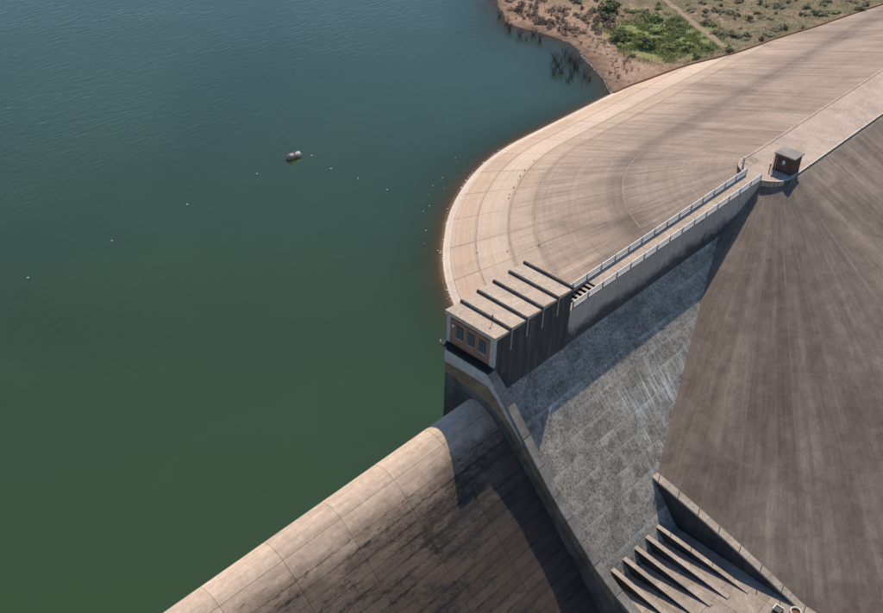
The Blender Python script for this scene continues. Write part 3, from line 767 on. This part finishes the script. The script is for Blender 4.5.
tk.rotation_euler.z = math.radians(-8)
fl = [(-37.2, 73.6), (-22.6, 73.8), (-7.5, 74.8), (7.5, 75.0), (18.9, 73.4), (18.2, 67.3), (19.3, 61.3), (20.3, 54.9), (15.7, 40.9), (12.8, 35.4)]
fn = ['white float farthest from the tank, at the far left of the line', 'white float second from the far left of the line', 'white float third from the far left of the line', 'white float fourth from the left, just left of the tank', 'white float right beside the floating tank',
      'first white float below the tank on the way to the shore', 'second white float below the tank on the way to the shore', 'third white float below the tank on the way to the shore', 'white float close to the paved shore, farther out of two', 'white float nearest the paved shore']
s = MB(); n = 12; prf = [(-.02, .10), (.0, .24), (.10, .32), (.22, .30), (.32, .18), (.36, .03)]
for z, r in prf:
    for k in range(n): s.v.append((math.cos(2 * math.pi * k / n) * r, math.sin(2 * math.pi * k / n) * r, z))
for i in range(len(prf) - 1):
    for k in range(n): s.f.append((i * n + k, i * n + (k + 1) % n, (i + 1) * n + (k + 1) % n, (i + 1) * n + k))
fme = s.mesh('buoy_body'); fme.materials.append(M['foam'])
rme = MB().tube((0, 0, .34), (0, 0, .44), .05, n=6).mesh('eye'); rme.materials.append(M['dark_steel'])
for i, ((x, y), lb) in enumerate(zip(fl, fn)):
    b = root('float_buoy', lb, 'float', 'floats of the boom line', (x, y, WZ)); sc = 0.5 if i < 8 else 0.4
    b.scale = (sc * random.uniform(.9, 1.15), sc, sc)
    link('buoy_body', fme, None, b); link('eye', rme, None, b)

# foam and flotsam at the waterline
fo_ = MB()
def flake(x, y, z, r):
    a = len(fo_.v); n_ = random.randint(5, 7); ph = random.random() * 6; st = random.uniform(.5, 1.6)
    for k in range(n_):
        t_ = 2 * math.pi * k / n_; q = r * random.uniform(.6, 1.2); fo_.v.append((x + math.cos(t_ + ph) * q * st, y + math.sin(t_ + ph) * q, z))
    for k in range(n_): fo_.v.append((x + (fo_.v[a + k][0] - x) * .7, y + (fo_.v[a + k][1] - y) * .7, z + .05))
    fo_.f.append(tuple(a + n_ + k for k in range(n_)))
    for k in range(n_): j = (k + 1) % n_; fo_.f.append((a + k, a + j, a + n_ + j, a + n_ + k))
for i in range(150):
    u = -random.uniform(2, 42); c_ = math.sin(u * .9) + math.sin(u * 2.3 + 1)
    if c_ < 0.1: continue
    x, y, z = up(u, 46 + abs(random.gauss(0, .25)) + .05); flake(x, y, WZ + .005, random.uniform(.05, .17))
for i in range(24):
    u = -random.gauss(16, 4); x, y, z = up(u, 48.5 + random.gauss(1.2, 1.2)); flake(x, y, WZ + .005, random.uniform(.03, .11))
for i in range(300):
    y = random.uniform(50, 76); x = interp(y, SHORE) - 0.1 + random.gauss(0, .22)
    lo, hi = x - 5, x + 5
    for _ in range(18):
        md = (lo + hi) / 2
        if terr(md, y) > WZ: hi = md
        else: lo = md
    flake(lo - .1 + random.gauss(0, .12), y, WZ + .005, random.uniform(.04, .11))
tag(fo_.build('foam', 'foam', None, 0, False), 'white foam flecks along the waterline', None, None, 'stuff')

# ------------------------------------------------------------------ vegetation
def crown(seed, rx, rz, nclump, nleaf, lsz, flat=0.0):
    rnd = random.Random(seed); s = MB()
    for c_ in range(nclump):
        th = rnd.uniform(0, 2 * math.pi); rr = math.sqrt(rnd.random()) * .8; ph = rnd.uniform(.12, 1.0)
        cxx, cyy, czz = math.cos(th) * rr * rx, math.sin(th) * rr * rx * rnd.uniform(.7, 1.1), rz * ph * (1 - .45 * rr * rr)
        cr = rnd.uniform(.22, .42) * rx
        for l in range(nleaf):
            d = Vector((rnd.gauss(0, 1), rnd.gauss(0, 1), rnd.gauss(0, .8))).normalized() * (rnd.random() ** .4) * cr
            p = Vector((cxx, cyy, max(.05, czz))) + d; p.z = max(.03, p.z)
            a = Vector((rnd.gauss(0, 1), rnd.gauss(0, 1), rnd.gauss(0, .6))).normalized(); b = a.cross(Vector((rnd.gauss(0, 1), rnd.gauss(0, 1), rnd.gauss(0, 1)))).normalized()
            q = lsz * rnd.uniform(.6, 1.3); k = len(s.v)
            s.v += [tuple(p - a * q), tuple(p + b * q * .45), tuple(p + a * q), tuple(p - b * q * .45)]; s.f.append((k, k + 1, k + 2, k + 3))
    return s
def twigs(seed, h, spread, n_, r=.03, sub=3):
    rnd = random.Random(seed); s = MB()
    for i in range(n_):
        th = rnd.uniform(0, 6.28); b0 = Vector((math.cos(th) * .12, math.sin(th) * .12, -.25)); hh = h * rnd.uniform(.55, 1.1)
        e = Vector((math.cos(th) * spread * rnd.uniform(.2, 1), math.sin(th) * spread * rnd.uniform(.2, 1), hh)); mid = b0.lerp(e, .5) + Vector((rnd.gauss(0, .1), rnd.gauss(0, .1), .1 * h))
        s.tube(b0, mid, r, r * .7, 4); s.tube(mid, e, r * .7, r * .25, 4)
        for j in range(sub):
            t_ = rnd.uniform(.2, .95); p = mid.lerp(e, t_); q = p + Vector((rnd.gauss(0, .3), rnd.gauss(0, .3), rnd.uniform(.15, .5))) * h * .4; s.tube(p, q, r * .45, r * .2, 3)
    return s
PROTO = {}
def shrub_mesh(kind, i):
    key = (kind, i)
    if key not in PROTO:
        mat = {'green': 'leaf_green', 'bright': 'leaf_bright', 'olive': 'leaf_olive', 'dry': 'leaf_dry'}[kind]
        a = crown(100 + i * 7 + len(kind), 1.0, .95, 13 if kind != 'dry' else 10, 60 if kind != 'dry' else 34, .11).mesh('foliage'); a.materials.append(M[mat])
        b = twigs(300 + i, .8, .7, 7, .035, 2).mesh('stem'); b.materials.append(M['bark'])
        PROTO[key] = (a, b)
    return PROTO[key]
def shrub(x, y, r, h, kind, label, group=None, i=None):
    i = random.randrange(4) if i is None else i
    a, b = shrub_mesh(kind, i)
    o = root('shrub', label, 'shrub', group, (x, y, terr(x, y) - .05)); o.scale = (r, r * random.uniform(.8, 1.15), h); o.rotation_euler.z = random.uniform(0, 6.28)
    link('foliage', a, None, o); link('stem', b, None, o); return o
shrub(117.2, 77.7, 3.4, 2.6, 'green', 'large dull green shrub near the top edge of the photo, left of the turf', None, 0)
shrub(113.0, 75.4, 2.2, 1.8, 'olive', 'grey-olive shrub just below the large dull green one at the top', None, 1)
shrub(106.0, 58.6, 3.0, 2.1, 'green', 'dark green round shrub in the middle of the bright turf', None, 2)
shrub(105.1, 66.5, 2.8, 1.9, 'green', 'spreading grey-green shrub left of the bright turf', None, 3)
shrub(119.6, 66.8, 3.1, 1.5, 'bright', 'low bright green bush at the top of the turf', None, 0)
shrub(115.0, 62.3, 2.8, 1.3, 'bright', 'wide bright green bush in the upper turf', None, 1)
shrub(110.3, 51.4, 2.3, 1.2, 'bright', 'bright green bush at the lower right of the turf', None, 2)
shrub(107.4, 47.4, 1.3, 1.0, 'bright', 'small vivid green bush close to the paved slope', None, 3)
shrub(112.8, 42.9, 1.3, 1.0, 'green', 'dark shrub at the slope edge where the track ends', None, 1)
def trackx(y): return interp(y, [(41.3, 113.1), (47.3, 116.1), (55, 120.9), (63.9, 126.3), (71.2, 130.5), (80, 135.5)])
def inb(x, y): return terr(x, y) > max(WZ + .1, -(y - 5) * 14 / 46 + .25)
def scatter(n_, xr, yr, rr, hr, kind, label, group, cond=lambda x, y: True):
    k = 0; tries = 0; pts = []
    while k < n_ and tries < 4000:
        tries += 1; x, y = random.uniform(*xr), random.uniform(*yr)
        if not inb(x, y) or not cond(x, y): continue
        r = random.uniform(*rr)
        if any(math.hypot(x - a, y - b) < (r + c) * .45 for a, b, c in pts): continue
        pts.append((x, y, r)); h_ = random.uniform(*hr)
        ea = -(y - 5) * 14 / 46 - terr(x, y)
        if x > trackx(y) + 2 and y < 73:
            zone = 'near the paved slope' if ea > -2.2 else 'close to the right side of the track' if x < trackx(y) + 9 else 'near the right end of the bank' if x > 152 else 'near the top edge of the photo' if y > 50 else 'on the open ground right of the track'
            lb = label.split(' on the')[0] + ' ' + zone
        elif x < interp(y, SHORE) + 4: lb = label.split(' on the')[0] + ' right at the water edge of the far shore' if kind == 'dry' else label
        else: lb = label
        if r > (rr[0] + rr[1]) / 2: lb = lb.replace('small ', '').replace('brown dry', 'spreading brown dry').replace('olive scrub', 'spreading olive scrub').replace('light green', 'spreading light green')
        shrub(x, y, r, h_, kind, lb, group if lb == label else ' '.join(lb.split()[:12]).replace(' bush', ' bushes')); k += 1
scatter(150, (116, 178), (24, 72), (.6, 1.9), (.4, 1.0), 'olive', 'small olive scrub bush on the dry ground right of the track', 'olive scrub right of the track', lambda x, y: x > trackx(y) + 2)
scatter(60, (116, 178), (24, 72), (.5, 1.3), (.4, .8), 'dry', 'small brown dry bush on the ground right of the track', 'dry scrub right of the track', lambda x, y: x > trackx(y) + 2)
scatter(80, (96, 125), (72, 112), (.7, 1.8), (.6, 1.5), 'dry', 'brown dry bush on the far shore at the top left of the bank', 'dry scrub on the far shore', lambda x, y: x < interp(y, SHORE) + 17)
scatter(16, (108, 135), (76, 100), (.7, 1.6), (.6, 1.2), 'olive', 'small olive bush behind the far shore scrub', 'olive scrub behind the far shore', lambda x, y: x > interp(y, SHORE) + 14)
scatter(34, (99, 126), (44, 76), (.6, 1.6), (.35, .8), 'bright', 'small light green bush scattered in the turf left of the track', 'small green bushes in the turf', lambda x, y: x < trackx(y) - 2 and x > interp(y, SHORE) + 10)
scatter(12, (112, 130), (46, 72), (.5, 1.0), (.4, .8), 'olive', 'small grey-olive bush beside the left edge of the track', 'olive bushes beside the track', lambda x, y: trackx(y) - 9 < x < trackx(y) - 2)
# bare drowned brush standing in the shallows
DEAD = []
for i in range(4):
    q = twigs(900 + i, 2.2, 1.6, 30, .022, 6).mesh('branches'); q.materials.append(M['deadwood']); DEAD.append(q)
for i, (x, y, h) in enumerate([(80.4, 65.8, .8), (86.4, 70.1, 1.0), (82.5, 65.0, 1.1), (88.9, 67.8, 1.1), (81.8, 62.0, .9), (86.2, 64.0, 1.2), (84.4, 60.4, 1.0), (79.7, 61.4, .6), (90.0, 70.4, .9), (84.3, 67.6, 1.1), (88.0, 65.6, 1.0), (83.6, 58.4, .6),
                            (92.4, 88.3, .9), (91.4, 84.5, .9), (93.9, 82.4, 1.0), (92.6, 79.4, .9), (94.6, 91.5, .9), (97.0, 95.6, .8), (90.6, 82, .5)]):
    o = root('drowned_bush', 'bare dark brush standing in the shallows off the bank' if i < 12 else 'bare dark brush at the water edge of the far shore', 'bush', 'drowned brush off the bank' if i < 12 else 'bare brush along the far shore', (x, y, WZ - .25))
    o.scale = (h, h, h); o.rotation_euler.z = random.uniform(0, 6.28); link('branches', DEAD[i % 4], None, o)
# dead twigs on the drawdown strip
n = 0
while n < 46:
    y = random.uniform(51, 96); x = interp(y, SHORE) + random.uniform(.8, 11)
    if not inb(x, y): continue
    o = root('dead_bush', 'bare twiggy bush on the red drawdown strip', 'bush', 'bare bushes on the drawdown strip', (x, y, terr(x, y))); h = random.uniform(.22, .5)
    o.scale = (h, h, h * random.uniform(.8, 1.2)); o.rotation_euler.z = random.uniform(0, 6.28); link('branches', DEAD[n % 4], None, o); n += 1
# weeds rooted in a joint of the pale paving
wdm = crown(55, .35, .25, 4, 14, .10).mesh('foliage'); wdm.materials.append(M['leaf_green'])
for u, v, sc in [(-7.5, 36.6, .8), (-10.5, 36.6, 1.0), (-12.2, 36.6, 1.1), (-13.4, 36.5, .8), (-15.2, 36.6, 1.2), (-17.0, 36.7, .9), (-18.0, 36.6, 1.0), (-29.5, 36.6, .9), (-28, 40.9, .8), (-30.5, 32.2, 1.0)]:
    x, y, z = up(u, v, .05); o = root('weed_tuft', 'small dark weed tuft growing in a joint of the pale paving', 'weed', 'weed tufts in the paving joints', (x, y, z)); o.scale = (sc * .6,) * 3; link('foliage', wdm, None, o)
# weeds by the end of the walkway
gr = MB(); rg = random.Random(5)
def blade(p, h, wd_, lean):
    th = rg.uniform(0, 6.28); a = len(gr.v); dx, dy = math.cos(th) * wd_, math.sin(th) * wd_
    gr.v += [(p[0] - dx, p[1] - dy, p[2]), (p[0] + dx, p[1] + dy, p[2]), (p[0] + rg.gauss(0, lean), p[1] + rg.gauss(0, lean), p[2] + h)]; gr.f.append((a, a + 1, a + 2))
k = 0
while k < 16000:
    x, y = rg.uniform(98, 128), rg.uniform(42, 80)
    e = ((x - 112) / 13) ** 2 + ((y - 59) / 14) ** 2
    if rg.random() > 1.3 - e or mnoise.noise(Vector((x * .3, y * .3, 4))) < -.12 + .3 * rg.random() - .15 or not inb(x, y): continue
    if abs(x - trackx(y)) < 1.2: continue
    blade((x, y, terr(x, y) - .02), rg.uniform(.2, .55), rg.uniform(.04, .1), .2); k += 1
k = 0
while k < 14000:
    x, y = rg.uniform(100, 180), rg.uniform(24, 95)
    if not inb(x, y) or abs(x - trackx(y)) < 1.0: continue
    blade((x, y, terr(x, y) - .02), rg.uniform(.15, .4), rg.uniform(.04, .1), .2); k += 1
for i in range(260): blade((rg.uniform(49.3, 52.5), rg.uniform(3.2, 5.0), .03), rg.uniform(.06, .2), .03, .06)
tag(gr.build('grass', 'grass_blade', None, 0, False), 'green grass covering the turf on the bank', None, None, 'stuff')
# reddish stone edging where the paving meets the bank
eg = root('bank_edging', 'low reddish brown edging along the top of the paving beside the bank', 'edging')
ep = []
for i in range(26):
    x = 82 + i * 3.0; lo, hi = 15.0, 54.0
    for _ in range(24):
        md = (lo + hi) / 2
        if terr(x, md) > -(md - 5) * 14 / 46: hi = md
        else: lo = md
    ep.append((x, lo))
ep = [(x, (ep[max(0, i - 1)][1] + y + ep[min(len(ep) - 1, i + 1)][1]) / 3) for i, (x, y) in enumerate(ep)]
for (xa, ya), (xb, yb2) in zip(ep, ep[1:]):
    s = MB(); P = []
    for x, y in ((xa + .03, ya), (xb - .03, yb2)):
        z = -(y - 5) * 14 / 46; P.append([(x, y - .16, z - .5), (x, y - .16, z + .30), (x, y + .3, z + .26), (x, y + .3, z - .6)])
    s.v = P[0] + P[1]; s.f = [(0, 1, 2, 3), (7, 6, 5, 4), (0, 4, 5, 1), (1, 5, 6, 2), (2, 6, 7, 3), (3, 7, 4, 0)]
    s.build('edging_stone', 'edge_red', eg, 0.02)
# track over the bank
tr = MB(); rows_ = []
for i in range(46):
    y = 41.8 + i * .85; x = trackx(y) + .4 * mnoise.noise(Vector((0, y * .3, 2))); rows_.append([((x + o_, y, terr(x + o_, y) + .05), None) for o_ in [q_ + .35 * mnoise.noise(Vector((q_ * 3, y * .7, 5))) for q_ in (-.8, -.4, 0, .4, .8)]])
tr.grid(rows_); tag(tr.build('path', 'track', None, 0, True, True), 'bare dirt track running down the bank', None, None, 'structure')
# stones along the edge
sm = []
for i in range(3):
    b = bmesh.new(); bmesh.ops.create_icosphere(b, subdivisions=1, radius=.5)
    for v in b.verts: v.co *= random.uniform(.7, 1.2); v.co.z *= .6
    q = bpy.data.meshes.new('stone'); b.to_mesh(q); b.free(); q.materials.append(M['stone']); sm.append(q)
n = 0
while n < 40:
    y = random.uniform(51, 90); x = interp(y, SHORE) + random.uniform(.5, 9)
    if not inb(x, y): continue
    o = link('stone', sm[n % 3], None); o.location = (x, y, terr(x, y)); sc = random.uniform(.4, 1.1); o.scale = (sc,) * 3; o.rotation_euler.z = random.random() * 6
    tag(o, 'reddish stone lying on the drawdown strip by the water', 'stone', 'stones on the drawdown strip'); n += 1
